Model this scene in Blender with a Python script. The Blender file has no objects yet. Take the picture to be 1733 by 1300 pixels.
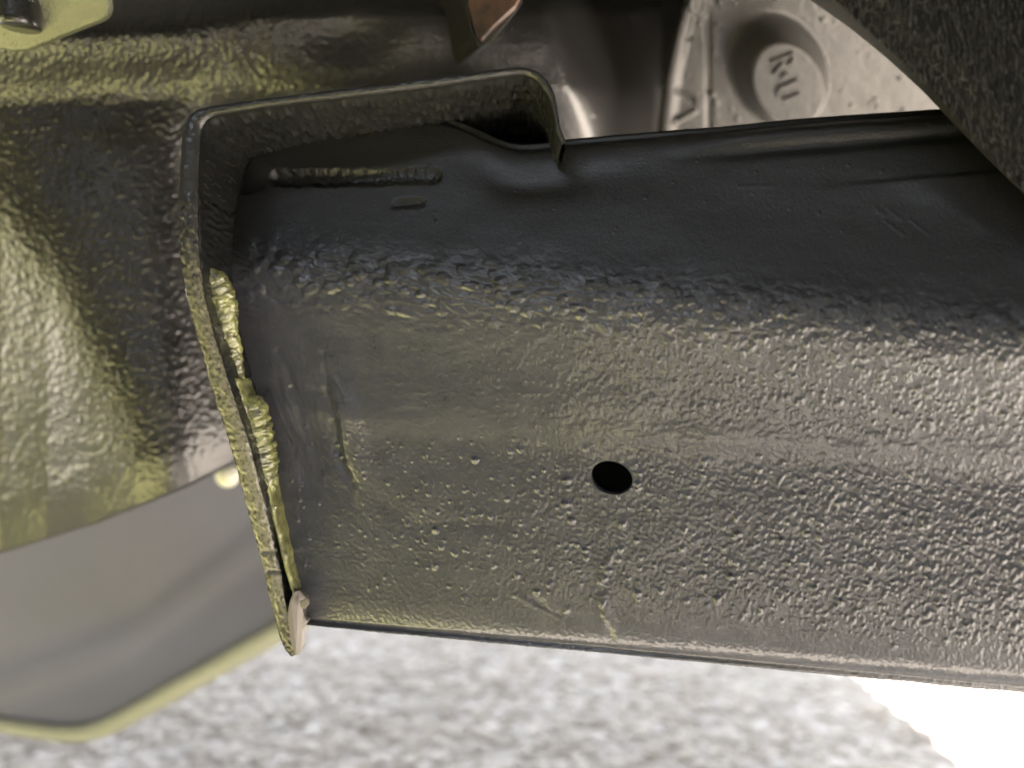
import bpy, math, random
import numpy as np
from math import radians as R

sc = bpy.context.scene
col = sc.collection
F, CX, CY, H = 1251.0, 866.5, 650.0, 0.40     # focal length / centre in photo pixels, camera height (m)

# ------------------------------------------------------------------ camera, sky, sun, exposure
cam = bpy.data.cameras.new('camera')
cam.sensor_width = 36; cam.lens = F / 1733 * 36
cam.clip_start = 0.01; cam.clip_end = 500
cam.dof.use_dof = True; cam.dof.focus_distance = 0.25; cam.dof.aperture_fstop = 4.9
co = bpy.data.objects.new('camera', cam); col.objects.link(co)
co.location = (0, 0, H); co.rotation_euler = (R(90), 0, 0)
sc.camera = co

SUN_EL, SUN_AZ = 52.0, 160.0        # azimuth the sun stands in, clockwise from +Y
w = bpy.data.worlds.new('World'); sc.world = w; w.use_nodes = True
nt = w.node_tree
sky = nt.nodes.new('ShaderNodeTexSky'); sky.sky_type = 'NISHITA'; sky.sun_disc = False
sky.dust_density = .3; sky.air_density = .9; sky.ozone_density = 0; sky.sun_elevation = R(SUN_EL); sky.sun_rotation = R(SUN_AZ)
bg = nt.nodes['Background']; bg.inputs['Strength'].default_value = 0.063
hz = nt.nodes.new('ShaderNodeHueSaturation'); hz.inputs['Saturation'].default_value = 0.4   # thin white haze over the whole sky
nt.links.new(sky.outputs[0], hz.inputs['Color']); nt.links.new(hz.outputs[0], bg.inputs[0])
sd = bpy.data.lights.new('sun', 'SUN'); sd.energy = 4.0; sd.angle = R(0.5); sd.color = (1, 0.97, 0.94)
so = bpy.data.objects.new('sun', sd); col.objects.link(so)
so.rotation_euler = (R(90 - SUN_EL), 0, R(180 - SUN_AZ))
sc.view_settings.view_transform = 'Standard'; sc.view_settings.look = 'None'
sc.view_settings.exposure = 4.2; sc.view_settings.gamma = 1.0
sc.cycles.max_bounces = 8; sc.cycles.diffuse_bounces = 4; sc.cycles.glossy_bounces = 4
sc.cycles.sample_clamp_indirect = 12

# ------------------------------------------------------------------ helpers
rng = np.random.default_rng(7)

def U(px, py, d):
    px, py, d = np.broadcast_arrays(np.asarray(px, float), np.asarray(py, float), np.asarray(d, float))
    return np.stack([(px - CX) / F * d, d, H - (py - CY) / F * d], -1)

def proj(P):
    return CX + P[..., 0] / P[..., 1] * F, CY - (P[..., 2] - H) / P[..., 1] * F

def hash2(ix, iy, s):
    h = (ix.astype(np.int64) * 374761393 + iy.astype(np.int64) * 668265263 + s * 974634777) & 0xFFFFFFFF
    h = ((h ^ (h >> 13)) * 1274126177) & 0xFFFFFFFF
    h = ((h ^ (h >> 16)) * 2246822519) & 0xFFFFFFFF
    return (h ^ (h >> 15)) & 0xFFFFFFFF

def h01(ix, iy, s): return hash2(ix, iy, s) / 4294967295.0

def perlin(x, y, s=0):
    x0 = np.floor(x); y0 = np.floor(y); fx = x - x0; fy = y - y0
    def g(i, j):
        a = h01(x0 + i, y0 + j, s) * 6.2831853
        return np.cos(a) * (fx - i) + np.sin(a) * (fy - j)
    ux = fx * fx * fx * (fx * (fx * 6 - 15) + 10); uy = fy * fy * fy * (fy * (fy * 6 - 15) + 10)
    a = g(0, 0) * (1 - ux) + g(1, 0) * ux
    b = g(0, 1) * (1 - ux) + g(1, 1) * ux
    return (a * (1 - uy) + b * uy) * 1.5

def fbm(x, y, s=0, o=4, gain=.5):
    t = 0; a = 1
    for k in range(o):
        t = t + a * perlin(x * 2 ** k + 17.3 * k, y * 2 ** k - 9.1 * k, s + k); a *= gain
    return t

def blobs(x, y, s=0, dens=1.0, rmin=.25, rmax=.5):
    """rounded bumps on a jittered grid, height 0..1, max-combined"""
    x0 = np.floor(x); y0 = np.floor(y); out = np.zeros_like(x)
    for i in (-1, 0, 1):
        for j in (-1, 0, 1):
            cx = x0 + i; cy = y0 + j
            on = h01(cx, cy, s + 3) < dens
            r = rmin + (rmax - rmin) * h01(cx, cy, s + 2) ** 2
            dx = cx + h01(cx, cy, s) - x; dy = cy + h01(cx, cy, s + 1) - y
            q = 1 - (dx * dx + dy * dy) / (r * r)
            out = np.maximum(out, np.where(on & (q > 0), 1.25 * np.clip(q, 0, 1) ** .85 * r / rmax, 0))
    return out

def sstep(a, b, x):
    t = np.clip((x - a) / (b - a), 0, 1); return t * t * (3 - 2 * t)

def bump1(x, c, wd): return np.exp(-((x - c) / wd) ** 2)

def catmull(P, t):
    """P: K x ... x 3 control points, t in 0..K-1 -> samples (monotone-ish cubic)"""
    K = P.shape[0]
    i = np.clip(np.floor(t).astype(int), 0, K - 2); f = (t - i).reshape((-1,) + (1,) * (P.ndim - 1))
    p1 = P[i]; p2 = P[i + 1]; p0 = P[np.maximum(i - 1, 0)]; p3 = P[np.minimum(i + 2, K - 1)]
    m1 = (p2 - p0) * .5; m2 = (p3 - p1) * .5
    return ((2 * f ** 3 - 3 * f ** 2 + 1) * p1 + (f ** 3 - 2 * f ** 2 + f) * m1 + (-2 * f ** 3 + 3 * f ** 2) * p2 + (f ** 3 - f ** 2) * m2)

def normals(P):
    du = np.gradient(P, axis=1); dv = np.gradient(P, axis=0)
    n = np.cross(du, dv); n /= np.linalg.norm(n, axis=-1, keepdims=True) + 1e-12
    return n

def raw_mesh(name, V, Q, m, parent=None, smooth=True):
    V = np.asarray(V, np.float32).reshape(-1, 3); Q = np.asarray(Q, np.int32)
    k = Q.shape[1]
    me = bpy.data.meshes.new(name)
    me.vertices.add(len(V)); me.vertices.foreach_set('co', V.ravel())
    me.loops.add(Q.size); me.loops.foreach_set('vertex_index', Q.ravel())
    me.polygons.add(len(Q)); me.polygons.foreach_set('loop_start', np.arange(len(Q), dtype=np.int32) * k)
    me.update(calc_edges=True)
    me.polygons.foreach_set('use_smooth', np.full(len(Q), smooth))
    me.materials.append(m)
    o = bpy.data.objects.new(name, me); col.objects.link(o)
    if parent: o.parent = parent
    return o

def grid_quads(nr, nc, wrap=False):
    idx = np.arange(nr * nc).reshape(nr, nc)
    if wrap: idx = np.concatenate([idx, idx[:, :1]], 1)
    return np.stack([idx[:-1, :-1], idx[1:, :-1], idx[1:, 1:], idx[:-1, 1:]], -1).reshape(-1, 4)

def grid_obj(name, P, m, parent=None, keep=None, wrap=False):
    q = grid_quads(P.shape[0], P.shape[1], wrap)
    if keep is not None: q = q[keep]
    return raw_mesh(name, P, q, m, parent)

def poly_prism(name, front, back, m, parent=None, bevel=0.0, seg=2):
    """closed solid from two matching outlines of 3-D points"""
    n = len(front)
    V = [tuple(p) for p in front] + [tuple(p) for p in back]
    faces = [list(range(n))[::-1], list(range(n, 2 * n))] + [[i, (i + 1) % n, n + (i + 1) % n, n + i] for i in range(n)]
    me = bpy.data.meshes.new(name); me.from_pydata(V, [], faces); me.update(); me.materials.append(m)
    o = bpy.data.objects.new(name, me); col.objects.link(o)
    import bmesh
    bm = bmesh.new(); bm.from_mesh(me); bmesh.ops.recalc_face_normals(bm, faces=bm.faces)
    if bevel:
        bmesh.ops.bevel(bm, geom=[e for e in bm.edges], offset=bevel, segments=seg, profile=.6, affect='EDGES', clamp_overlap=True)
    bm.to_mesh(me); bm.free()
    for p in me.polygons: p.use_smooth = False
    if parent: o.parent = parent
    return o

def box(name, lo, hi, m, parent=None):
    (x0, y0, z0), (x1, y1, z1) = lo, hi
    f = [(x0, y0, z0), (x1, y0, z0), (x1, y0, z1), (x0, y0, z1)]
    b = [(x0, y1, z0), (x1, y1, z0), (x1, y1, z1), (x0, y1, z1)]
    return poly_prism(name, f, b, m, parent)

def resample(pts, n):
    pts = np.asarray(pts, float)
    s = np.r_[0, np.cumsum(np.linalg.norm(np.diff(pts[:, :2], axis=0), axis=1))]
    t = np.linspace(0, s[-1], n)
    return np.stack([np.interp(t, s, pts[:, k]) for k in range(pts.shape[1])], -1), t

def smooth1(a, k):
    ker = np.hanning(k + 2)[1:-1]; ker /= ker.sum()
    p = k // 2
    return np.stack([np.convolve(np.pad(a[:, i], (p, p), 'edge'), ker, 'valid')[:len(a)] for i in range(a.shape[1])], -1)

def thing(name, label, cat, loc=(0, 0, 0)):
    o = bpy.data.objects.new(name, None); col.objects.link(o)
    o['label'] = label; o['category'] = cat
    o.empty_display_size = .02
    return o

def tag(o, label, cat): o['label'] = label; o['category'] = cat; return o

# ------------------------------------------------------------------ materials
def mat(name, base, rough=.5, spec=.5, metal=0, coat=0, coat_rough=.1, bumps=(), vary=0, vary_scale=60, base2=None, rvary=0):
    m = bpy.data.materials.new(name); m.use_nodes = True
    n = m.node_tree; b = n.nodes['Principled BSDF']
    b.inputs['Base Color'].default_value = (*base, 1); b.inputs['Roughness'].default_value = rough
    b.inputs['Specular IOR Level'].default_value = spec; b.inputs['Metallic'].default_value = metal
    b.inputs['Coat Weight'].default_value = coat; b.inputs['Coat Roughness'].default_value = coat_rough
    tc = n.nodes.new('ShaderNodeTexCoord')
    if base2 is not None:
        no = n.nodes.new('ShaderNodeTexNoise'); no.inputs['Scale'].default_value = vary_scale; no.inputs['Detail'].default_value = 6
        no.inputs['Roughness'].default_value = .65
        n.links.new(tc.outputs['Object'], no.inputs['Vector'])
        cr = n.nodes.new('ShaderNodeValToRGB'); cr.color_ramp.elements[0].position = .38; cr.color_ramp.elements[1].position = .68
        cr.color_ramp.elements[0].color = (*base, 1); cr.color_ramp.elements[1].color = (*base2, 1)
        n.links.new(no.outputs['Fac'], cr.inputs[0]); n.links.new(cr.outputs[0], b.inputs['Base Color'])
        if rvary:
            mr = n.nodes.new('ShaderNodeMapRange'); mr.inputs[1].default_value = .3; mr.inputs[2].default_value = .7
            mr.inputs[3].default_value = rough; mr.inputs[4].default_value = rough + rvary
            n.links.new(no.outputs['Fac'], mr.inputs[0]); n.links.new(mr.outputs[0], b.inputs['Roughness'])
    prev = None
    for (scale, dist, detail) in bumps:
        no = n.nodes.new('ShaderNodeTexNoise'); no.inputs['Scale'].default_value = scale; no.inputs['Detail'].default_value = detail
        n.links.new(tc.outputs['Object'], no.inputs['Vector'])
        bp = n.nodes.new('ShaderNodeBump'); bp.inputs['Strength'].default_value = 1; bp.inputs['Distance'].default_value = dist
        n.links.new(no.outputs['Fac'], bp.inputs['Height'])
        if prev: n.links.new(prev.outputs[0], bp.inputs['Normal'])
        prev = bp
    if prev: n.links.new(prev.outputs[0], b.inputs['Normal'])
    return m

M_beam = mat('frame_paint', (.006, .0064, .007), .42, .35, coat=.12, coat_rough=.3, bumps=((1400, .00006, 3),), base2=(.010, .0105, .011), vary_scale=45, rvary=.1)
M_seal = mat('coating_veiled', (.049, .0503, .058), .27, .55, coat=.4, coat_rough=.14, bumps=((1700, .00014, 4),), base2=(.064, .0655, .074), vary_scale=120, rvary=.05)
def coat_veil_mix():
    # attribute mixes black paint to sprayed coat below, glare veil painted into its grey
    n = M_seal.node_tree; b = n.nodes['Principled BSDF']; at = n.nodes.new('ShaderNodeAttribute'); at.attribute_name = 'coat_veil'
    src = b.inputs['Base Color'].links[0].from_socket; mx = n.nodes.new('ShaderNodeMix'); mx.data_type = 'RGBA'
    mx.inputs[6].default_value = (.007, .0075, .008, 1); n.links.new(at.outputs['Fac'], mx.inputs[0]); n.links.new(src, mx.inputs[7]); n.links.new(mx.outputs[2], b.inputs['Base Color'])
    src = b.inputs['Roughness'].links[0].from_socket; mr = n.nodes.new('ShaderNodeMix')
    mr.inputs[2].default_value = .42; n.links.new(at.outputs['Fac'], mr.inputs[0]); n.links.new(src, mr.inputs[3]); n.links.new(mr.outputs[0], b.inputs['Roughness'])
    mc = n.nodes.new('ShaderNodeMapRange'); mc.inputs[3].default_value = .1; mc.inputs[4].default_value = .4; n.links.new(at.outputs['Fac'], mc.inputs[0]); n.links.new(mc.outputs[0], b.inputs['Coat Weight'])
coat_veil_mix()
M_flange = mat('flange_paint', (.010, .0105, .010), .36, .6, coat=.3, bumps=((1500, .00012, 3),), base2=(.016, .016, .015), vary_scale=120)
def lit_edge_mix():  # light caught on the flange's front edge, put into its colour
    n = M_flange.node_tree; b = n.nodes['Principled BSDF']; at = n.nodes.new('ShaderNodeAttribute'); at.attribute_name = 'lit_edge'
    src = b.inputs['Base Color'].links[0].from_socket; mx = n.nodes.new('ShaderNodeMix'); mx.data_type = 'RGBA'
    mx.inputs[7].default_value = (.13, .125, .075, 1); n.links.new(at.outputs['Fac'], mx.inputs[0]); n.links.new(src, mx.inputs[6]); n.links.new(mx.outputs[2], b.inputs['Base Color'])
lit_edge_mix()
M_lug = mat('lug_lit', (.15, .135, .11), .4, .6, bumps=((900, .0001, 3),))  # pale pink ground light put into the lug's base colour
M_lump = mat('cast_coating', (.014, .0135, .013), .36, .6, coat=.3, coat_rough=.22, bumps=((1100, .00010, 3),), base2=(.022, .021, .020), vary_scale=35, rvary=.1)
M_weld = mat('weld_lit_yellow', (.30, .31, .11), .32, .8, coat=.5, coat_rough=.15, bumps=((1500, .00012, 3),), base2=(.035, .035, .025), vary_scale=260)  # yellow bounce light put into the base colour; dark mottle is dirt
M_plate = mat('panel_plastic', (.055, .053, .050), .40, .5, bumps=((500, .00012, 4),), base2=(.085, .08, .074), vary_scale=30)
M_dark = mat('underbody_black', (.012, .012, .012), .7, .3, bumps=((200, .0005, 3),))
M_pan = mat('pan_primer', (.035, .035, .035), .7, .3)
M_body = mat('body_paint', (.03, .032, .035), .35, .5, coat=.5)
M_felt = mat('felt', (.012, .012, .011), .95, .25, bumps=((900, .0003, 4),))
M_fibre = mat('felt_fibre', (.11, .11, .10), .35, .7)
M_brkt = mat('bracket_lit_yellow', (.16, .165, .11), .42, .7, metal=.5, coat=.3, coat_rough=.3, bumps=((1100, .0006, 3),))  # black paint's yellow reflection put into the base colour
M_bolt = mat('bolt_black', (.015, .015, .015), .25, .7, coat=.5, coat_rough=.12, bumps=((700, .0003, 3),))
M_shield = mat('shield_grey', (.17, .172, .255), .55, .4, base2=(.188, .19, .278), vary_scale=8, bumps=((300, .0001, 2),))
M_lip = mat('shield_edge_lit', (.42, .42, .34), .45, .5)  # pale yellow stands in for ground light on the rolled edge
M_clip = mat('clip_plastic', (.62, .62, .52), .45, .5)
M_hole = mat('hole_edge', (.05, .05, .042), .3, .6)
M_pink = mat('bare_gusset', (.05, .034, .027), .5, .5, bumps=((700, .0002, 3),), base2=(.16, .085, .055), vary_scale=70)

def ground_mat():
    m = bpy.data.materials.new('gravel_ground'); m.use_nodes = True; n = m.node_tree; b = n.nodes['Principled BSDF']
    tc = n.nodes.new('ShaderNodeTexCoord')
    v = n.nodes.new('ShaderNodeTexVoronoi'); v.inputs['Scale'].default_value = 70
    n.links.new(tc.outputs['Object'], v.inputs['Vector'])
    no = n.nodes.new('ShaderNodeTexNoise'); no.inputs['Scale'].default_value = 3; no.inputs['Detail'].default_value = 6
    n.links.new(tc.outputs['Object'], no.inputs['Vector'])
    cr = n.nodes.new('ShaderNodeValToRGB')
    cr.color_ramp.elements[0].color = (.42, .365, .30, 1); cr.color_ramp.elements[1].color = (.70, .625, .54, 1)
    sp = n.nodes.new('ShaderNodeSeparateColor'); n.links.new(v.outputs['Color'], sp.inputs[0])
    ma = n.nodes.new('ShaderNodeMath'); ma.operation = 'MULTIPLY_ADD'; ma.inputs[1].default_value = .5
    n.links.new(sp.outputs[0], ma.inputs[0]); n.links.new(no.outputs['Fac'], ma.inputs[2])
    su = n.nodes.new('ShaderNodeMath'); su.operation = 'SUBTRACT'; su.inputs[1].default_value = .2
    n.links.new(ma.outputs[0], su.inputs[0]); n.links.new(su.outputs[0], cr.inputs[0])
    n.links.new(cr.outputs[0], b.inputs['Base Color']); b.inputs['Roughness'].default_value = .95; b.inputs['Specular IOR Level'].default_value = .1
    bp = n.nodes.new('ShaderNodeBump'); bp.inputs['Distance'].default_value = .006; bp.inputs['Strength'].default_value = .8
    n.links.new(v.outputs['Distance'], bp.inputs['Height']); n.links.new(bp.outputs[0], b.inputs['Normal'])
    return m
def pebble_mat():
    m = bpy.data.materials.new('gravel_stone'); m.use_nodes = True; n = m.node_tree; b = n.nodes['Principled BSDF']
    g = n.nodes.new('ShaderNodeNewGeometry'); cr = n.nodes.new('ShaderNodeValToRGB'); e = cr.color_ramp.elements
    e[0].color = (.37, .315, .25, 1); e[1].color = (.86, .78, .67, 1); e[1].position = 1
    for p, c in ((.2, (.50, .43, .345)), (.45, (.55, .48, .385)), (.65, (.56, .51, .435)), (.8, (.61, .53, .43)), (.93, (.67, .61, .53))):
        q = e.new(p); q.color = (*c, 1)
    n.links.new(g.outputs['Random Per Island'], cr.inputs[0]); n.links.new(cr.outputs[0], b.inputs['Base Color'])
    b.inputs['Roughness'].default_value = .85; b.inputs['Specular IOR Level'].default_value = .1
    return m
def lawn_mat():
    m = bpy.data.materials.new('lawn_grass'); m.use_nodes = True; n = m.node_tree; b = n.nodes['Principled BSDF']
    tc = n.nodes.new('ShaderNodeTexCoord'); no = n.nodes.new('ShaderNodeTexNoise'); no.inputs['Scale'].default_value = 14; no.inputs['Detail'].default_value = 8
    n.links.new(tc.outputs['Object'], no.inputs['Vector'])
    cr = n.nodes.new('ShaderNodeValToRGB'); cr.color_ramp.elements[0].color = (.30, .28, .09, 1); cr.color_ramp.elements[1].color = (.46, .43, .19, 1)
    n.links.new(no.outputs['Fac'], cr.inputs[0]); n.links.new(cr.outputs[0], b.inputs['Base Color']); b.inputs['Roughness'].default_value = .9
    return m
M_ground, M_peb, M_lawn = ground_mat(), pebble_mat(), lawn_mat()

# ------------------------------------------------------------------ the setting: gravel drive, lawn edge, loose stones
def sheet(name, x0, x1, y0, y1, z, m):
    o = raw_mesh(name, [(x0, y0, z), (x1, y0, z), (x1, y1, z), (x0, y1, z)], [[0, 1, 2, 3]], m, smooth=False)
    o['kind'] = 'structure'; return o
sheet('gravel_drive', -60, 60, -60, 60, 0, M_ground)
sheet('lawn', -60, -.16, -60, .34, .004, M_lawn)
def bank():
    # added unseen bank behind the camera and to the right, darkens horizon reflections
    path = np.array([(-60, -3), (-12, -1.8), (-3, -1.15), (0, -1.08), (1.5, -1.05), (2.6, -.3), (3.2, 1.5), (4.2, 6), (9, 22), (20, 60)], float)
    A, t = resample(path, 260); A = smooth1(A, 21)
    T = np.gradient(A, axis=0); T /= np.linalg.norm(T, axis=1, keepdims=True); Nn = np.stack([T[:, 1], -T[:, 0]], -1)
    rows = []
    for i, (o_, z) in enumerate([(0, -.05), (.15, .18), (.5, .75), (1.0, 1.35), (1.6, 1.7), (3, 1.9), (14, 2.4)]):
        k = fbm(t * 1.2, t * 0 + i, 901, 3)
        q = A + Nn * (o_ + .10 * k)[:, None]
        rows.append(np.column_stack([q, z * (1 + .12 * k)]))
    o = grid_obj('added_bank', np.stack(rows), mat('added_bank_dark', (.030, .028, .024), .95, .2, base2=(.018, .022, .014), vary_scale=3)); o['kind'] = 'structure'
bank()

def pebbles():
    t = (1 + 5 ** .5) / 2
    V0 = np.array([(-1, t, 0), (1, t, 0), (-1, -t, 0), (1, -t, 0), (0, -1, t), (0, 1, t), (0, -1, -t), (0, 1, -t), (t, 0, -1), (t, 0, 1), (-t, 0, -1), (-t, 0, 1)]) / math.sqrt(1 + t * t)
    Fc = np.array([(0, 11, 5), (0, 5, 1), (0, 1, 7), (0, 7, 10), (0, 10, 11), (1, 5, 9), (5, 11, 4), (11, 10, 2), (10, 7, 6), (7, 1, 8),
                   (3, 9, 4), (3, 4, 2), (3, 2, 6), (3, 6, 8), (3, 8, 9), (4, 9, 5), (2, 4, 11), (6, 2, 10), (8, 6, 7), (9, 8, 1)])
    N = 15000
    c = np.stack([rng.uniform(-.95, 1.25, N), .62 + 1.15 * rng.random(N) ** 1.3, np.zeros(N)], -1)
    r = rng.lognormal(math.log(.0068), .28, N)
    a = rng.uniform(0, 6.28, N)
    V = V0[None] * (1 + rng.uniform(-.22, .22, (N, 12, 1))) * (r[:, None, None] * np.stack([rng.uniform(.9, 1.5, N), rng.uniform(.75, 1.1, N), rng.uniform(.28, .4, N)], -1)[:, None, :])
    ca, sa = np.cos(a)[:, None], np.sin(a)[:, None]
    V = np.stack([V[..., 0] * ca - V[..., 1] * sa, V[..., 0] * sa + V[..., 1] * ca, V[..., 2]], -1) + c[:, None, :]
    V[..., 2] += (r * .12)[:, None]
    Q = (Fc[None] + (np.arange(N) * 12)[:, None, None]).reshape(-1, 3)
    o = raw_mesh('gravel', V, Q, M_peb, smooth=False); o['kind'] = 'stuff'
pebbles()

# ------------------------------------------------------------------ the vehicle overhead (casts the shade)
vb = thing('vehicle_underbody', 'dark underbody in deep shadow, seen in the black gap between casting and round-dished panel', 'underbody')
box('floor_pan', (-2.2, -0.30, .80), (.56, 1.05, .84), M_pan, vb)
box('added_pan_strip', (-.10, -.45, .803), (.56, -.302, .84), M_pan, vb)  # added unseen strips, gaps beside them leave sunlit patches on the ground
box('added_pan_strip', (-.10, -.697, .803), (.56, -.60, .84), M_pan, vb)
box('added_skirt', (-2.23, -1.60, .40), (-2.205, 1.05, .84), M_pan, vb)  # added unseen skirt, keeps sky light off the casting
box('added_skirt', (.565, -0.45, .45), (.59, 1.05, .84), M_pan, vb)  # added unseen skirt, keeps sky light off the shaded gravel
box('added_rear_pan', (-2.2, -1.60, .80), (-.15, -.70, .84), M_pan, vb)  # added unseen pieces behind the camera, cut to shape the sunlit ground
box('added_rear_pan', (-.148, -1.19, .80), (.56, -.70, .84), M_pan, vb)
box('added_pan_strip', (-2.2, -.697, .80), (-.66, -.303, .84), M_pan, vb)
box('sky_block', (.23, .45, .52), (.25, .60, .797), M_dark, vb)  # added panel, blocks sky light coming from the right
box('inner_panel', (-.30, .60, .50), (.26, .62, .797), M_dark, vb)

# ------------------------------------------------------------------ frame beam (welded assembly)
beam = thing('frame_beam', 'black painted steel frame beam with welded end flange and one round drain hole', 'frame beam')
def Dp(px): return 1 / (3.95 + .000673 * (px - 866.5))
TOPX = [330, 395, 440, 470, 735, 770, 860, 900, 960, 1570, 1950]
TOPY = [310, 300, 238, 222, 197, 205, 246, 248, 240, 187, 154]
def xf(y): return np.interp(y, [150, 300, 400, 500, 560, 660, 760, 870, 1000, 1060], [330, 332, 345, 352, 372, 400, 425, 458, 480, 500]) + 2

def build_beam():
    NC = 900
    u = np.linspace(0, 1, NC) ** 1.0
    # (yL at px 400, yR at px 1733, depth offset left, right); 'T' rows hang from the top edge line
    rows = [('T', 2, .060, .060), ('T', 0, .010, .010), ('T', 7, .003, .003), ('T', 24, .0005, .001), ('T', 70, -.001, -.001),
            ('C', 330, 380, -.0040, -.004), ('C', 390, 480, -.0075, -.0085), ('C', 425, 545, -.0088, -.0115), ('C', 460, 592, -.0093, -.0120), ('C', 500, 628, -.0088, -.0108),
            ('C', 590, 690, -.0066, -.0068), ('C', 650, 735, -.0056, -.0048), ('C', 690, 775, -.0048, -.0038), ('C', 740, 820, -.0036, -.0026), ('C', 850, 930, -.0030, -.0022),
            ('C', 940, 1040, -.0028, -.0020), ('C', 1000, 1110, -.0026, -.0012), ('C', 1028, 1147, -.0022, .0004), ('C', 1037, 1161, -.0018, .005), ('C', 1041, 1165, .0020, .013), ('B', 0, .075, .075)]
    ctl = []
    for r in rows:
        if r[0] == 'C':
            xl = xf(r[1]); px = xl + (1930 - xl) * u
            py = r[1] + (r[2] - r[1]) * (px - 400) / 1333
            off = r[3] + (r[4] - r[3]) * (px - 400) / 1333
            ctl.append(U(px, py, Dp(px) + off))
        elif r[0] == 'T':
            px = 335 + (1930 - 335) * u
            ty = np.interp(px, TOPX, TOPY); ty = np.convolve(np.pad(ty, (12, 12), 'edge'), np.ones(25) / 25, 'valid')
            P = U(px, ty + r[1], Dp(px) + .010)
            k = Dp(px) + r[2]
            P = U(px, ty + r[1], k)
            if r[2] > .03:
                P = U(px, ty, Dp(px) + .010); P[:, 1] += .05
            ctl.append(P)
        else:
            P = ctl[-1].copy(); P[:, 1] += .055; P[:, 2] += .004; ctl.append(P)
    C = np.stack(ctl)
    mid = C[:, NC // 2]
    seg = np.linalg.norm(np.diff(mid, axis=0), axis=1)
    ts = []
    for i, s in enumerate(seg):
        n = 6 if i in (0, len(seg) - 1) else max(6, int(s / .00036))
        ts += list(i + np.arange(n) / n)
    ts.append(len(seg)); ts = np.array(ts)
    P = catmull(C, ts)
    N = normals(P)
    if N[len(ts) // 2, NC // 2, 1] > 0: N = -N
    px, py = proj(P)
    body = sstep(.6, 1.2, ts)[:, None] * (1 - sstep(len(seg) - 1.2, len(seg) - .8, ts))[:, None]
    ycr = 430 + (548 - 430) * (px - 400) / 1333          # crest line
    yce = 690 + 85 * (px - 400) / 1333                   # crease line
    below = sstep(-25, 25, py - ycr + 12 * fbm(px / 60, py / 60, 5, 3))
    h = np.zeros_like(px)
    # smooth upper face: gentle waviness only
    h += .9 * fbm(px / 150, py / 90, 11, 3) + .10 * fbm(px / 9, py / 6, 12, 2)
    # thick wrinkled paint along the crest
    wr = np.exp(-np.clip(np.abs(py - ycr - 30) / 55, 0, 9) ** 2) * (1 - .35 * sstep(700, 1700, px))
    h += wr * (2.6 * (1 - np.abs(fbm((px + .5 * py) / 42, (py - .25 * px) / 20, 21, 3))) + 3.2 * blobs(px / 24, py / 22, 22, .75, .3, .62))
    # orange peel and grit, growing coarser to the right
    rt = sstep(650, 1500, px)
    band = below * (1 - .65 * bump1(py, yce + 5, 45))
    bot = 1047 + (1165 - 1047) * (px - 520) / 1213
    fin = 1 - .85 * sstep(-110, -35, py - bot)
    peel = fbm((px + .35 * py) / 11, (py - .1 * px) / 17, 31, 3, .55)
    h += band * fin * (.30 + 1.05 * rt) * peel * .2
    h += band * fin * rt * 2.0 * blobs((px + .3 * py) / 12, py / 15, 32, .75, .28, .6) * (.55 + .45 * sstep(-.3, .5, fbm(px / 55, py / 55, 39, 2)))
    h += band * fin * (.30 + .7 * rt) * 1.5 * blobs(px / 7, py / 8.5, 33, .55, .25, .55)
    # scattered blisters on the lower face
    low = sstep(0, 60, py - yce)
    h += low * fin * sstep(520, 900, px) * 3.0 * blobs(px / 17, py / 19, 35, .28, .12, .34)
    h += low * fin * sstep(560, 900, px) * 4.6 * blobs(px / 46, py / 42, 36, .45, .06, .17)
    h += low * .4 * fbm(px / 6, py / 6, 37, 3)
    h += low * fin * 2.6 * blobs(px / 13, py / 14, 38, .25, .12, .28)
    # flow wrinkles on the middle band
    mid_b = below * (1 - sstep(yce - 10, yce + 60, py))
    h += mid_b * .6 * (1 - np.abs(fbm((px - .9 * py) / 70, (py + .25 * px) / 26, 41, 4))) * (1 - .6 * rt)
    # dented, folded metal near the flange
    def crease(pts, wd, dep):
        pts = np.array(pts, float); best = np.full(px.shape, 1e9)
        m = (px > pts[:, 0].min() - 60) & (px < pts[:, 0].max() + 60) & (py > pts[:, 1].min() - 60) & (py < pts[:, 1].max() + 60)
        x, y = px[m], py[m]; b = np.full(x.shape, 1e9)
        for a, c in zip(pts[:-1], pts[1:]):
            d = c - a; t = np.clip(((x - a[0]) * d[0] + (y - a[1]) * d[1]) / (d @ d), 0, 1)
            b = np.minimum(b, np.hypot(x - a[0] - t * d[0], y - a[1] - t * d[1]))
        best[m] = b + 1.6 * perlin(x / 8, y / 8, 44)
        return -dep * np.exp(-(best / wd) ** 2)
    h -= 9 * np.exp(-(((px - 520) / 70) ** 2 + ((py - 780) / 110) ** 2))
    h += 7 * np.exp(-(((px - 590 - .25 * (py - 720)) / 26) ** 2 + ((py - 720) / 75) ** 2))
    xg = np.interp(py, [655, 700, 740, 782, 815], [556, 571, 575, 581, 600]) + 3 * perlin(py / 14, px * 0, 46)
    sg = px - xg; wy = sstep(625, 715, py) * (1 - sstep(735, 880, py))
    wg = 7 + 5 * np.exp(-((py - 720) / 30) ** 2)
    h += 9 * wy * sstep(0, 1, sg / (2 * wg) + .5) * np.exp(-np.clip(sg - 8, 0, None) / 55)
    h -= 6 * wy * np.exp(-((sg + 5) / 10) ** 2)
    h += crease([(592, 800), (615, 815), (640, 848), (670, 868), (700, 885), (712, 908)], 12, .7)
    h += crease([(470, 595), (485, 620), (495, 655)], 6, 2.2)
    h += crease([(545, 600), (553, 640), (552, 672)], 6, 1.6)
    h += crease([(410, 655), (460, 662), (520, 662), (562, 676)], 11, 1.3)
    h += crease([(500, 700), (520, 745), (548, 790)], 8, 1.6)
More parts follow.
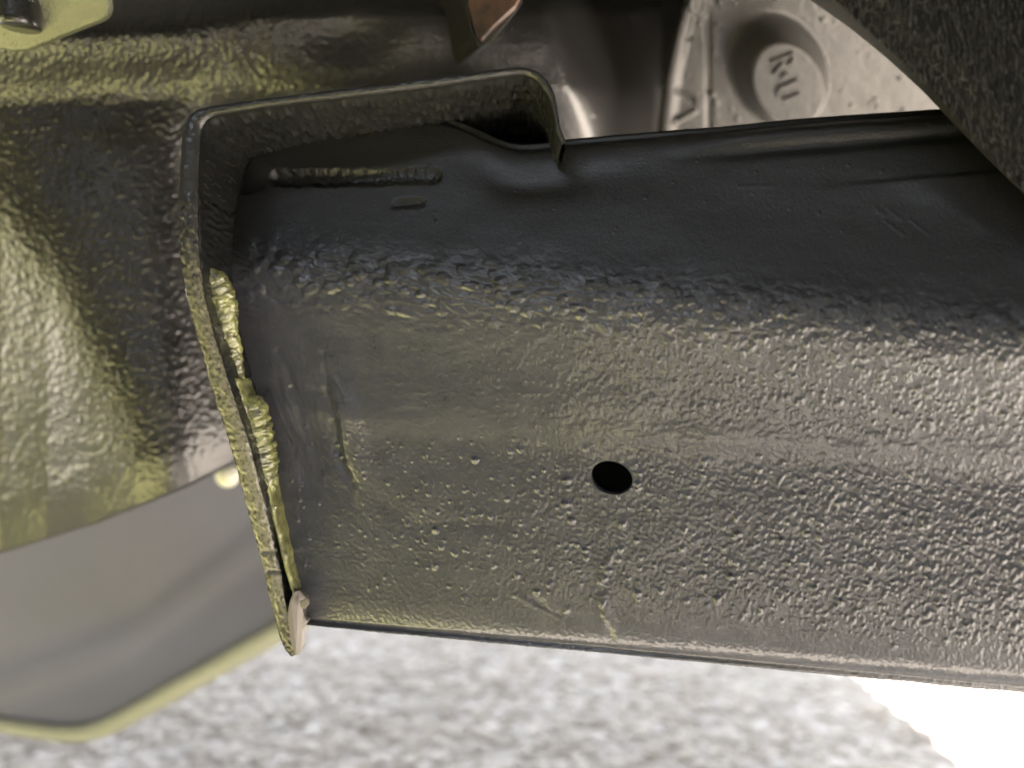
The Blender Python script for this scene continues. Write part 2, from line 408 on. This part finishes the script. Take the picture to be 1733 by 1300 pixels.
    h += crease([(475, 720), (505, 790), (530, 830)], 8, 1.4)
    h += crease([(700, 892), (760, 885), (840, 890)], 10, .8)
    nl = np.exp(-(((px - 510) / 90) ** 2 + ((py - 740) / 150) ** 2))
    h += nl * 2.2 * (1 - np.abs(fbm((px - .45 * py) / 26, (py + .3 * px) / 70, 45, 3)))
    # run and smear near the bottom edge
    h -= crease([(1040, 935), (1022, 965), (1018, 985)], 6, 2.6)
    h -= crease([(1022, 1010), (1026, 1045), (1034, 1060)], 8, 2.2)
    h += crease([(1030, 1062), (1032, 1085)], 8, 2.5)
    h += crease([(905, 1015), (930, 1040), (955, 1045)], 9, 1.5)
    h -= crease([(880, 1012), (915, 1032), (950, 1050), (962, 1030)], 4, 1.3)
    # pressed slot and dimple on the upper face
    def slot(xa, xb, yc, hw, dep, sl):
        yy = py - (yc + sl * (px - xa)); dx = np.maximum(np.maximum(xa - px, px - xb), 0)
        q = np.hypot(dx, yy) + 2.5 * fbm(px / 16, py / 16, 52, 3)
        return -dep * (1 - sstep(hw - 9, hw + 5, q))
    s1 = slot(468, 735, 301, 13, 11, -.012) * (1 - .6 * sstep(520, 720, px)); h += s1 + (s1 < -2) * 1.3 * fbm(px / 8, py / 8, 51, 3)
    h += slot(672, 712, 346, 7, 4, -.08)
    # rolled shoulder on the right part
    r2 = sstep(1080, 1300, px); yt = np.interp(px, TOPX, TOPY)
    up = 1 - below
    h += up * 1.1 * blobs(px / 34, py / 30, 57, .3, .04, .10)
    for sc_ in ([(1480, 352), (1500, 366)], [(1496, 372), (1530, 398)], [(1540, 372), (1572, 396)], [(1500, 352), (1526, 372)], [(880, 410), (884, 402)], [(1330, 485), (1352, 492)], [(1180, 470), (1230, 462)], [(1250, 316), (1310, 314)]):
        h -= crease(sc_, 2.6, .5)
    h += r2 * (3.0 * bump1(py, yt + 16, 12) - 5.0 * bump1(py, yt + 42, 12) - 2.5 * sstep(1350, 1600, px) * (1 - sstep(yt + 108, yt + 116, py)))
    h *= body
    P = P + N * (h * .00021)[..., None]
    # drain hole
    hx, hy, ha, hb = 1035., 809., 37., 29.
    qx, qy = proj(P)
    e = ((qx - hx) / ha) ** 2 + ((qy - hy + .10 * (qx - hx) * -1) / hb) ** 2
    q = grid_quads(*P.shape[:2])
    inside = (e < 1).ravel()
    keep = ~(inside[q].any(1))
    # pull the ragged cells round the hole onto the ellipse
    edge = np.zeros(P.shape[0] * P.shape[1], bool); drop = q[~keep]
    edge[np.unique(drop)] = True; edge &= ~inside
    ii = np.where(edge)[0]; Pf = P.reshape(-1, 3)
    ex, ey = qx.ravel()[ii] - hx, qy.ravel()[ii] - hy
    k = 1 / np.sqrt(e.ravel()[ii])
    Pf[ii] = U(hx + ex * k, hy + ey * k, Pf[ii, 1])
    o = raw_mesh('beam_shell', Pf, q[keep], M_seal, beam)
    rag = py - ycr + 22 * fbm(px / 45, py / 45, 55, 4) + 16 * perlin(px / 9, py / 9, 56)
    at = o.data.attributes.new('coat_veil', 'FLOAT', 'POINT'); at.data.foreach_set('value', sstep(-45, 75, rag).astype(np.float32).ravel())
    # rear wall closes the hollow section
    a0, a1 = C[0][0], C[0][-1]; b0, b1 = C[-1][0], C[-1][-1]
    V = [a0, a1, b1, b0]; V = V + [p + np.array((0, .003, 0)) for p in V]
    raw_mesh('rear_wall', V, [[0, 1, 2, 3], [7, 6, 5, 4]], M_beam, beam, smooth=False)
    # lip of the hole: short sleeve running inwards
    th = np.linspace(0, 2 * np.pi, 65)[:-1]
    dz = float(np.median(Pf[ii, 1])); base = U(hx, hy, dz)
    nrm = N[np.unravel_index(np.argmin(e.ravel()), e.shape)]
    ringpx = hx + np.cos(th) * ha; ringpy = hy + np.sin(th) * hb + .10 * np.cos(th) * ha
    ring = U(ringpx, ringpy, dz)
    # drop the ring on the surface plane
    tpl = ((base - ring) @ nrm)
    ring = ring - nrm[None] * 0 + np.outer(tpl, nrm)
    c = ring.mean(0)
    S = []
    for sc_, dep in ((1.03, -.0006), (1.01, -.0001), (.985, .0), (.965, -.0003), (.955, -.0009), (.95, -.004)):
        S.append(c + (ring - c) * sc_ + nrm * dep)
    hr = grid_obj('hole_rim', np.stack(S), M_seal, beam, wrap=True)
    at = hr.data.attributes.new('coat_veil', 'FLOAT', 'POINT'); at.data.foreach_set('value', np.ones(len(hr.data.vertices), np.float32))
    return
build_beam()

# flange: one folded rim running up the left side, round the corner and along the top
def build_flange():
    pts = np.array([  # outer x,y | inner x,y | front depth | back depth
        (496, 1113, 503, 1110, .2600, .262), (486, 1106, 506, 1096, .2600, .264), (475, 1085, 499, 1080, .2600, .270), (465, 1050, 489, 1050, .2600, .285),
        (442, 950, 467, 950, .2575, .290), (415, 850, 446, 850, .2530, .295), (388, 750, 420, 750, .2480, .300), (355, 650, 386, 650, .2440, .300),
        (330, 560, 358, 560, .2410, .300), (315, 500, 343, 500, .2390, .300), (303, 420, 334, 420, .2375, .300), (301, 350, 333, 350, .2365, .300), (304, 290, 334, 290, .2360, .300), (308, 225, 337, 232, .2355, .300),
        (312, 206, 339, 216, .2355, .300), (320, 192, 345, 205, .2353, .300), (334, 184, 352, 198, .2352, .300), (352, 179, 362, 193, .2350, .300),
        (440, 167, 443, 180, .2340, .300), (520, 157, 522, 170, .2335, .300), (700, 135, 702, 149, .2315, .295), (830, 118, 832, 130, .2300, .29), (868, 113, 868, 125, .2297, .29),
        (893, 113, 890, 124, .2294, .29), (912, 121, 905, 131, .2292, .29), (928, 136, 918, 145, .2290, .29), (939, 158, 929, 163, .2290, .29), (944, 185, 936, 188, .2290, .29), (948, 215, 940, 218, .2290, .285), (960, 243, 951, 247, .229, .28)], float)
    n = 560
    A, t = resample(pts, n)
    A = smooth1(A, 9)
    O, I, df, db = A[:, :2], A[:, 2:4], A[:, 4], A[:, 5]
    rough = 1 - .7 * sstep(150, 60, np.abs(t - t[-1] * .62) - 200)
    secs = []
    # around the section: outer back, outer front, strip, inner front, inner back
    prof = [(0.0, 1.0), (0.0, .66), (0.0, .35), (0.0, .12), (0.0, .015), (.03, .002), (.10, 0), (.25, -.004), (.4, -.006), (.55, -.006), (.7, -.004), (.85, 0), (.95, .008), (1, .012), (1, .022), (1, .035)] + [(1, .035 + .965 * k / 20) for k in range(1, 21)]
    jag = 1.6 * perlin(t / 14, t * 0, 61) + 1.0 * perlin(t / 5, t * 0, 62)
    side = (O[:, 1] > 330)
    for k, (s, dd) in enumerate(prof):
        b = O * (1 - s) + I * s
        # thickness stays constant with depth: take the point at the front depth, push it straight back
        P = U(b[:, 0], b[:, 1], df); y = df + (db - df) * dd
        nx = 1.7 * perlin(t / 7, np.full_like(t, 3.1 * s + .2 * k), 63) + 1.2 * perlin(t / 17, np.full_like(t, 2 * s), 64) + 1.1 * perlin(t / 3.6, np.full_like(t, 5 * s + .3 * k), 69)
        am = np.where(side, 1.0, .45) * (1.0 if s not in (0,) else .5)
        notch = 0
        for yy in (935, 968): notch = notch + 4 * np.exp(-((O[:, 1] - yy) / 2.6) ** 2) * (.1 < s) * (dd < .05) * side
        P[:, 1] = y + nx * am * .00016 * (dd < .1) + notch * .0003
        P[:, 0] += jag * .00018 * side * (s == 0) * 1.0 + nx * am * .00010
        if s == 1 and dd > .03:
            # thick rough coat on the inner side and under the top flange
            top = ~side
            bm = fbm(t / 11, np.full_like(t, dd * 13), 65, 4) + 1.3 * (1 - np.abs(fbm(t / 16, np.full_like(t, dd * 7), 66, 3)))
            P[:, 2] -= top * bm * .00075 * sstep(.03, .08, dd)
            P[:, 0] += side * bm * .0003
        secs.append(P)
    G = np.stack(secs)          # section x path
    # refine along the section for the visible inner side
    G2 = catmull(G, np.linspace(0, len(prof) - 1, 110))
    top = (~side)[None, :] & (np.linspace(0, len(prof) - 1, 110) > 15.5)[:, None]
    gx = np.broadcast_to(t[None], top.shape); gy = np.broadcast_to(np.linspace(0, 60, 110)[:, None], top.shape)
    G2[..., 2] -= top * (.0005 * blobs(gx / 9, gy / 2.2, 67, .8, .3, .6) + .0004 * fbm(gx / 6, gy / 1.6, 68, 3))
    fo = grid_obj('end_flange', G2, M_flange, beam)
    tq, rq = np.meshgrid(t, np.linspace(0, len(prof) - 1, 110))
    lit_edge = sstep(5.2, 6.2, rq) * (1 - sstep(13.6, 14.4, rq)) * sstep(380, 520, A[:, 1][None] + 90 * fbm(tq / 11, rq / 2.5, 73, 3)) * sstep(-.75, .35, fbm(tq / 6, rq / 1.6, 74, 3) + .2)
    at = fo.data.attributes.new('lit_edge', 'FLOAT', 'POINT'); at.data.foreach_set('value', lit_edge.astype(np.float32).ravel())
    # closed rear of the tray
    f = [U(x, y, d) for x, y, d in ((332, 190, .2995), (560, 160, .2995), (900, 135, .286), (925, 165, .283), (935, 300, .2795), (600, 330, .2995), (332, 360, .2995))]
    poly_prism('tray_back', f, [p + np.array((0, .004, 0)) for p in f], M_beam, beam)
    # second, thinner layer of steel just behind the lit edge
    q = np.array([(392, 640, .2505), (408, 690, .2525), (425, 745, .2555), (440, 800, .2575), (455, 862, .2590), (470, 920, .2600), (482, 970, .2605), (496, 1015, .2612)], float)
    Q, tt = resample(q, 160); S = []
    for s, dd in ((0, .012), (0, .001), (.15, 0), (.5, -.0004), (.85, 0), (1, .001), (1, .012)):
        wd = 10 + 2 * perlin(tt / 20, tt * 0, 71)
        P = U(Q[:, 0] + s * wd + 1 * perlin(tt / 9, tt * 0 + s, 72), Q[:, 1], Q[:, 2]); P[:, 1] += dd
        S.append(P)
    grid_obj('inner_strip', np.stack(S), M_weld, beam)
build_flange()

# weld beads between flange and beam
def weld(name, pts, ripple, seed, n=220, m=48):
    A, t = resample(np.array(pts, float), n); A = smooth1(A, 15)
    C = U(A[:, 0], A[:, 1], A[:, 3]); T = np.gradient(C, axis=0); T /= np.linalg.norm(T, axis=1, keepdims=True)
    V = C / np.linalg.norm(C - 0, axis=1, keepdims=True); V = np.array([0, -1, 0.0])[None] + 0 * C
    S = np.cross(T, V); S /= np.linalg.norm(S, axis=1, keepdims=True); B = np.cross(S, T)
    a = np.linspace(0, 2 * np.pi, m + 1)[:-1]
    tt, aa = np.meshgrid(t, a, indexing='ij')
    # fish-scale ripples, bowed forward in the middle of the bead
    ph = (tt + 5 * np.cos(aa) ** 2 + 3.0 * perlin(tt / 25, aa * 1.5, seed)) / ripple
    saw = (ph - np.floor(ph)); rip = np.sin(saw * np.pi) ** .7
    r = A[:, 2][:, None] * np.clip(np.minimum(t, t[-1] - t) / 14, .05, 1)[:, None] ** .5 * (1 + .10 * rip + .12 * perlin(tt / 13, aa * 2, seed + 1) + .10 * perlin(tt / 4, aa * 5, seed + 2) + .16 * perlin(tt / 7, aa * 3.2, seed + 4) * (np.cos(aa) > -.2))
    r = r / F * A[:, 3][:, None]
    P = C[:, None] + (np.cos(aa) * r)[..., None] * S[:, None] + (np.sin(aa) * r * .8)[..., None] * B[:, None]
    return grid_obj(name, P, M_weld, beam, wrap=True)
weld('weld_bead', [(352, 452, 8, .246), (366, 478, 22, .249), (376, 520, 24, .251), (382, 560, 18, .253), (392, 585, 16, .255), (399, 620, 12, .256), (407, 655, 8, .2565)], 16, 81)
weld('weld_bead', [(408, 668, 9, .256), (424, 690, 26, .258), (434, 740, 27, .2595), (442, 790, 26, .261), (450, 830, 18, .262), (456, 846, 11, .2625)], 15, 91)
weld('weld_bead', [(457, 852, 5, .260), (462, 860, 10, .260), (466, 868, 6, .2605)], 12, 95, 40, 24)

# folded lug at the foot of the flange
def lug():
    out = [(486, 1040), (490, 1018), (497, 1002), (506, 999), (517, 1010), (521, 1020), (513, 1030), (514, 1044), (522, 1052), (513, 1064), (512, 1095), (506, 1110), (499, 1110), (492, 1088)]
    cx = np.mean([p[0] for p in out]); f = []; b = []
    for x, y in out:
        bulge = -.004 * math.exp(-((x - 500) / 12) ** 2)
        f.append(U(x, y, .2575 + (x - 486) * .00009 + bulge * .3)); b.append(U(x, y, .264) + np.array((0, .004, 0)))
    poly_prism('lug', f, b, M_lug, beam, bevel=.0006)
    tip = [(507, 1018), (521, 1012), (524, 1022), (516, 1032), (508, 1028)]
    f = [U(x, y, .2555) for x, y in tip]; b = [U(x, y, .2572) for x, y in tip]
    poly_prism('lug_tip', f, b, M_lug, beam, bevel=.0004)
lug()

# ------------------------------------------------------------------ lumpy coated casting behind
def build_cast():
    xs = np.linspace(-160, 1120, 640); ys = np.linspace(-70, 945, 508)
    px, py = np.meshgrid(xs, ys)
    bot = np.interp(px, [-160, 0, 150, 300, 390, 480, 700, 1120], [982, 936, 888, 828, 782, 735, 520, 400])
    v = (py + 70) / 1015; py = -70 + v * (bot + 70)
    h = np.zeros_like(px)
    xc = np.interp(py, [150, 300, 450, 650, 800, 950], [180, 190, 205, 235, 265, 290])
    q = px - xc
    dn = sstep(140, 300, py)
    h += np.maximum(np.where(q < 0, -.0006 * q ** 2, -.0023 * q ** 2), -150) * dn * (1 - .5 * sstep(380, 500, px))
    h += -60 * sstep(280, 430, px) * dn
    # left flank leans under: everything below a slanting line recedes going down
    yl = np.interp(px, [-160, 0, 80, 150, 230, 320, 430], [300, 350, 450, 580, 715, 800, 860])
    sd = (py - yl) / 45
    sp2 = (py - 690 - .25 * (px - 100)) / 40
    h += .24 * 40 * np.where(sp2 > 20, sp2, np.log1p(np.exp(np.clip(sp2, -30, 20)))) * (1 - sstep(250, 420, px))
    h -= .46 * 45 * np.where(sd > 20, sd, np.log1p(np.exp(np.clip(sd, -30, 20))))
    # overhanging fillet under the top
    yf = np.interp(px, [-160, 0, 300, 430, 520, 700, 1000], [120, 122, 112, 112, 125, 135, 140])
    wf = np.interp(px, [-160, 300, 430, 600, 1100], [62, 62, 85, 110, 120])
    Af = np.interp(px, [-160, 300, 430, 560, 1100], [84, 84, 78, 74, 70]); h += Af * (1 - sstep(yf - wf, yf + wf, py))
    # top turns back up into the dark
    h -= .030 * np.clip(yf - wf + 8 - py, 0, 200) ** 2
    # lower belly rolls under
    lb = bot - py
    h -= 12 * (1 - sstep(-10, 90, lb)) ** 1.3
    # right end curls away into the gap
    h -= .0028 * np.clip(px - 900, 0, 400) ** 2 + 280 * sstep(940, 1095, px - .35 * (py - 100))
    # vertical dip at upper centre-right
    h -= 16 * np.exp(-(((px - 560) / 110) ** 2 + ((py - 60) / 50) ** 2))
    d0 = .345 + .00003 * (px - 200)
    tex = 1 - .75 * sstep(380, 620, px) * 1.0
    tex = np.maximum(tex * (1 - .65 * (1 - sstep(0, 90, lb))), .12)
    g = (1 - np.abs(fbm(px / 10 + .4 * perlin(px / 22, py / 22, 108), py / 11 + .4 * perlin(px / 22, py / 22, 109), 101, 2))) * .9 + 1.5 * blobs(px / 13, py / 14, 102, .85, .3, .62) + .6 * fbm(px / 6, py / 6, 103, 2) + .6 * fbm(px / 38, py / 38, 104, 2)
    h += tex * (g * 1.0 + 1.3 * blobs(px / 7, py / 9, 107, .6, .25, .6)) + 2.5 * fbm(px / 160, py / 160, 105, 2)
    h += 5 * blobs(px / 60, py / 55, 106, .35, .03, .09) * sstep(400, 700, px)
    P = U(px, py, d0 - h * .00027)
    # edge thickness: roll the bottom back
    back = P[-1:].copy(); back[..., 1] += .012; back[..., 2] -= .001
    back2 = back.copy(); back2[..., 1] += .03; back2[..., 2] += .012
    P = np.concatenate([P, back, back2])
    return P
cast = thing('coated_casting', 'lumpy black coated casting with leathery texture behind the left end of the beam', 'casting')
grid_obj('casting_shell', build_cast(), M_lump, cast)
f = [U(778, -40, .315), U(800, 58, .318), U(812, 82, .320), U(832, 70, .318), U(880, 12, .312), U(905, -40, .308)]
b = [p + np.array((-.014, .035, .006)) for p in f]
poly_prism('gusset', f, b, M_lump, cast, bevel=.0012)
f = [U(808, 60, .3155), U(792, 4, .3128), U(800, -30, .3100), U(892, -30, .3066), U(872, 8, .3088), U(838, 40, .3125), U(815, 66, .3160)]
poly_prism('bare_patch', f, [p + np.array((0, .004, 0)) for p in f], M_pink, cast, bevel=.0004)

# ------------------------------------------------------------------ small bracket with bolt, upper left
br = thing('bolted_bracket', 'small steel bracket coloured as lit yellow, with a bolt in the upper left corner', 'bracket')
o = [(-60, -40), (176, -40), (183, -5), (184.5, 6), (184, 14), (182, 21), (178, 27), (172, 31.5), (165, 35), (120, 52), (48, 82), (20, 84), (-60, 70)]
f = [U(x, y, .292 + .00013 * (90 - y) * -1 + .00002 * x) for x, y in o]
b = [p + np.array((.0005, .0028, .0005)) for p in f]
poly_prism('bracket_plate', f, b, M_brkt, br, bevel=.0010, seg=3)
def lathe(name, c, axis, prof, m, parent, n=48, hexa=False):
    axis = np.array(axis, float); axis /= np.linalg.norm(axis)
    a = np.cross(axis, (0, 0, 1) if abs(axis[2]) < .9 else (1, 0, 0)); a /= np.linalg.norm(a); b = np.cross(axis, a)
    th = np.linspace(0, 2 * np.pi, n + 1)[:-1]
    S = []
    for r, z in prof:
        rr = r / np.cos((th % (np.pi / 3)) - np.pi / 6) * .9 if hexa else r + 0 * th
        S.append(c + axis * z + np.outer(np.cos(th) * rr, a) + np.outer(np.sin(th) * rr, b))
    return grid_obj(name, np.stack(S), m, parent, wrap=True)
bc = U(35, 47, .282)
lathe('bolt_shank', bc, (.02, -.10, 1), [(.0001, 0), (.0066, 0), (.0071, .0005), (.0072, .0030), (.0071, .0045), (.0072, .0060), (.0071, .0075), (.0072, .03), (.0001, .03)], M_bolt, br, 64)
lathe('bolt_head', bc + np.array((0, 0, .0085)), (.02, -.10, 1), [(.0001, 0), (.0076, 0), (.0079, .0004), (.0079, .006), (.0075, .0066), (.0001, .0066)], M_bolt, br, hexa=True)

# ------------------------------------------------------------------ panel with the pressed round dish
pan = thing('dished_panel', 'pale lit panel with a round pressed dish lettered in the middle, behind the beam', 'panel')
def pd(px, py): return .43 - .00026 * (225 - py) + .00001 * (px - 1300)
def build_panel():
    xs = np.linspace(0, 1, 300); ys = np.r_[np.linspace(-400, -62, 30), np.linspace(-60, 270, 210)]
    uu, py = np.meshgrid(xs, ys)
    xl = np.interp(py, [-60, 0, 60, 130, 225, 270], [1180, 1163, 1147, 1132, 1122, 1118])
    px = xl + uu * (1800 - xl)
    h = np.zeros_like(px)
    h += 9 * (1 - sstep(8, 24, px - xl))                     # bright raised edge
    h -= 5 * np.exp(-((px - 1199 - .0 * py) / 4.5) ** 2) * sstep(15, 40, py)
    # dish
    c, s = math.cos(R(-28)), math.sin(R(-28))
    def ell(cx, cy, a, b):
        x, y = px - cx, py - cy; X = x * c + y * s; Y = -x * s + y * c
        return np.sqrt((X / a) ** 2 + (Y / b) ** 2)
    e = ell(1315, 115, 84, 106)
    fl = ell(1336, 144, 56, 70)
    rim = 1 - sstep(.80, 1.03, e)
    qq = np.clip(1 - e, 0, 1); tt = np.where(fl < 1, 1.0, qq / (qq + np.clip(fl - 1, 1e-6, None) * 1.0 + 1e-9))
    h += 68 * sstep(0, 1.0, tt) ** .9
    h += .5 * fbm(px / 40, py / 40, 201, 2) * (e > 1) + .25 * fbm(px / 9, py / 9, 202, 3)
    h += 5 * blobs(px / 26, py / 24, 203, .5, .05, .24) * (e > 1.12)
    h += 3 * blobs(px / 12, py / 13, 205, .7, .1, .5) * np.exp(-((px - 1213) / 9) ** 2)
    h -= 5 * blobs(px / 70 + .3, py / 60, 204, .5, .03, .13) * (e > 1.15)
    # small triangular pressing near the edge
    t1 = np.exp(-(((py - 150) - .62 * (px - 1143)) / 5) ** 2) * (px > 1140) * (px < 1175); h -= 6 * t1
    t2 = np.exp(-(((py - 208) + .55 * (px - 1140)) / 4) ** 2) * (px > 1138) * (px < 1180); h += 6 * t2
    h += 7 * (1 - sstep(14, 22, np.hypot(px - 1182, (py - 5) * .9)))
    P = U(px, py, pd(px, py) - h * .00033)
    side = P[:, :1].copy(); side[..., 1] += .02
    return np.concatenate([side, P], 1)
grid_obj('panel_sheet', build_panel(), M_plate, pan)
def letters():
    cu = bpy.data.curves.new('letters', 'FONT'); cu.body = 'R\u2022U'; cu.size = .0172; cu.extrude = .0011; cu.bevel_depth = .0001; cu.offset = -.0004
    cu.align_x = 'CENTER'; cu.align_y = 'CENTER'
    t = bpy.data.objects.new('tmp', cu); col.objects.link(t)
    dg = bpy.context.evaluated_depsgraph_get(); me = bpy.data.meshes.new_from_object(t.evaluated_get(dg))
    bpy.data.objects.remove(t); bpy.data.curves.remove(cu)
    o = bpy.data.objects.new('raised_lettering', me); col.objects.link(o); me.materials.clear(); me.materials.append(M_plate)
    # axes of the dish floor: text runs downwards, letter tops to the right
    c = U(1327, 132, pd(1327, 132) - .0231)
    run = U(1334, 172, pd(1334, 172) - .0231) - U(1320, 92, pd(1320, 92) - .0231); run /= np.linalg.norm(run)
    up = U(1367, 116, pd(1367, 116) - .0231) - U(1287, 148, pd(1287, 148) - .0231); up -= run * (up @ run); up /= np.linalg.norm(up)
    nn = np.cross(run, up)
    import mathutils
    o.matrix_world = mathutils.Matrix(((run[0], up[0], nn[0], c[0]), (run[1], up[1], nn[1], c[1]), (run[2], up[2], nn[2], c[2]), (0, 0, 0, 1)))
    o.parent = pan
letters()

# ------------------------------------------------------------------ felt liner, upper right
fl = thing('felt_liner', 'black fibrous felt liner with thick cut edge in the upper right corner', 'liner')
def build_felt():
    n = 420
    e = np.array([(1300, -70), (1372, 0), (1440, 48), (1500, 97), (1560, 152), (1620, 215), (1680, 277), (1733, 330), (1850, 440)], float)
    i = np.array([(1345, -70), (1418, 0), (1470, 50), (1530, 105), (1590, 165), (1640, 222), (1690, 280), (1736, 325), (1852, 430)], float)
    E, t = resample(e, n); I, _ = resample(i, n)
    E = smooth1(E, 15); I = smooth1(I, 15)
    df, db = .205, .222
    S = [U(E[:, 0] + 30, E[:, 1] - 30, db + .02), U(E[:, 0], E[:, 1], db)]
    for k in np.linspace(.15, .9, 6):
        q = E * (1 - k) + I * k
        S.append(U(q[:, 0] + .8 * perlin(t / 6, t * 0 + k * 5, 301), q[:, 1], db + (df - db) * k))
    m = 300
    fx, fy = np.meshgrid(np.linspace(0, 1, m), np.arange(n), indexing='ij')
    jag = 3.0 * fbm(t / 8, t * 0, 302, 3)
    fz = fx * (1 + 2.2 * sstep(.8, 1, fx)); gx = I[None, :, 0] + jag + fz * 560; gy = I[None, :, 1] - fz * 260
    h = 2.6 * fbm(gx / 6, gy / 38, 303, 4, .6) + 2.0 * (1 - np.abs(perlin(gx / 7, gy / 34, 304))) + 2 * fbm(gx / 90, gy / 90, 305, 2)
    G = U(gx, gy, df - h * .00017 - .004 * sstep(0, .12, fx) + .010 * fx)
    P = np.concatenate([np.stack(S), G])
    grid_obj('felt_sheet', P, M_felt, fl)
    # loose fibres lying on the face
    N = 3800
    a = rng.random(N) ** 1.2 * .75; j = rng.integers(0, n, N)
    bx = I[j, 0] + a * 560 + rng.uniform(-3, 3, N); by = I[j, 1] - a * 260
    ang = R(90) + rng.normal(-.06, .16, N); wild = rng.random(N) < .12; ang[wild] = rng.uniform(0, 6.28, wild.sum())
    L = rng.uniform(5, 20, N); wd = rng.uniform(.22, .5, N)
    d = df - .0005 - .004 * sstep(0, .12, a) + .010 * a - rng.uniform(0, .0006, N)
    dx, dy = np.cos(ang) * L, np.sin(ang) * L; nx, ny = -np.sin(ang) * wd, np.cos(ang) * wd
    A = U(bx - dx / 2 + nx, by - dy / 2 + ny, d); B = U(bx - dx / 2 - nx, by - dy / 2 - ny, d); Cc = U(bx - dx / 2, by - dy / 2, d - .0002)
    A2 = U(bx + dx / 2 + nx, by + dy / 2 + ny, d + .0002); B2 = U(bx + dx / 2 - nx, by + dy / 2 - ny, d + .0002); C2 = U(bx + dx / 2, by + dy / 2, d)
    V = np.stack([A, B, Cc, A2, B2, C2], 1); k = (np.arange(N) * 6)[:, None]
    Q = np.concatenate([k + np.array([[0, 2, 5, 3]]), k + np.array([[2, 1, 4, 5]]), k + np.array([[1, 0, 3, 4]])])
    o = raw_mesh('loose_fibre', V, Q, M_fibre, fl); o['kind'] = 'stuff'
build_felt()

# ------------------------------------------------------------------ splash shield and clip, lower left
sh = thing('splash_shield', 'smooth grey sheet shield with pale rolled lower edge in the lower left', 'shield')
def build_shield():
    low = np.array([(-220, 1185), (0, 1226), (90, 1240), (140, 1242), (180, 1232), (230, 1206), (330, 1150), (480, 1066), (640, 975), (760, 905)], float)
    L, t = resample(low, 160); L = smooth1(L, 11)
    T = np.gradient(L, axis=0); T /= np.linalg.norm(T, axis=1, keepdims=True); Nn = np.stack([T[:, 1], -T[:, 0]], -1)
    rows = []
    for k in np.linspace(0, 1, 60):
        top = np.interp(L[:, 0], [-220, 0, 390, 760], [860, 800, 640, 500])
        y = L[:, 1] * (1 - k) + top * k
        cr = np.interp(L[:, 0], [-220, 0, 100, 220, 430, 760], [1262, 1165, 1128, 1082, 925, 680])
        hgt = .0035 * np.exp(-((y - cr) / 30) ** 2) + .00010 * np.clip(y - cr, 0, 400)
        rows.append(U(L[:, 0], y, .56 - hgt))
    P = np.stack(rows)
    back = P[::-1].copy(); back[..., 1] += .003
    grid_obj('shield_sheet', np.concatenate([P, back]), M_shield, sh)
    # rolled lower edge
    C = P[0] + np.array((0, 0, 0)); r = np.interp(t, [0, t[-1] * .2, t[-1] * .4, t[-1]], [.004, .0055, .0075, .0085])
    th = np.linspace(0, 2 * np.pi, 17)[:-1]; T3 = np.gradient(C, axis=0); T3 /= np.linalg.norm(T3, axis=1, keepdims=True)
    a = np.cross(T3, (0, 1, 0)); a /= np.linalg.norm(a, axis=1, keepdims=True); b = np.cross(T3, a)
    G = np.stack([C + (np.cos(x) * r)[:, None] * a + (np.sin(x) * r)[:, None] * b for x in th], 1)
    grid_obj('rolled_edge', G, M_lip, sh, wrap=True)
build_shield()
cl = thing('push_clip', 'small round white plastic clip head beside the flange, above the grey shield', 'clip')
cc = U(384, 806, .42)
lathe('clip_head', cc, (-.1, -1, -.15), [(.0001, .0052), (.0025, .0049), (.0048, .0036), (.0063, .0016), (.0068, -.0005), (.0063, -.0018), (.0001, -.002)], M_clip, cl, 32)
lathe('clip_stem', cc, (-.1, -1, -.15), [(.0028, -.0018), (.0028, -.010), (.0034, -.012), (.0022, -.018), (.0001, -.019)], M_clip, cl, 20)
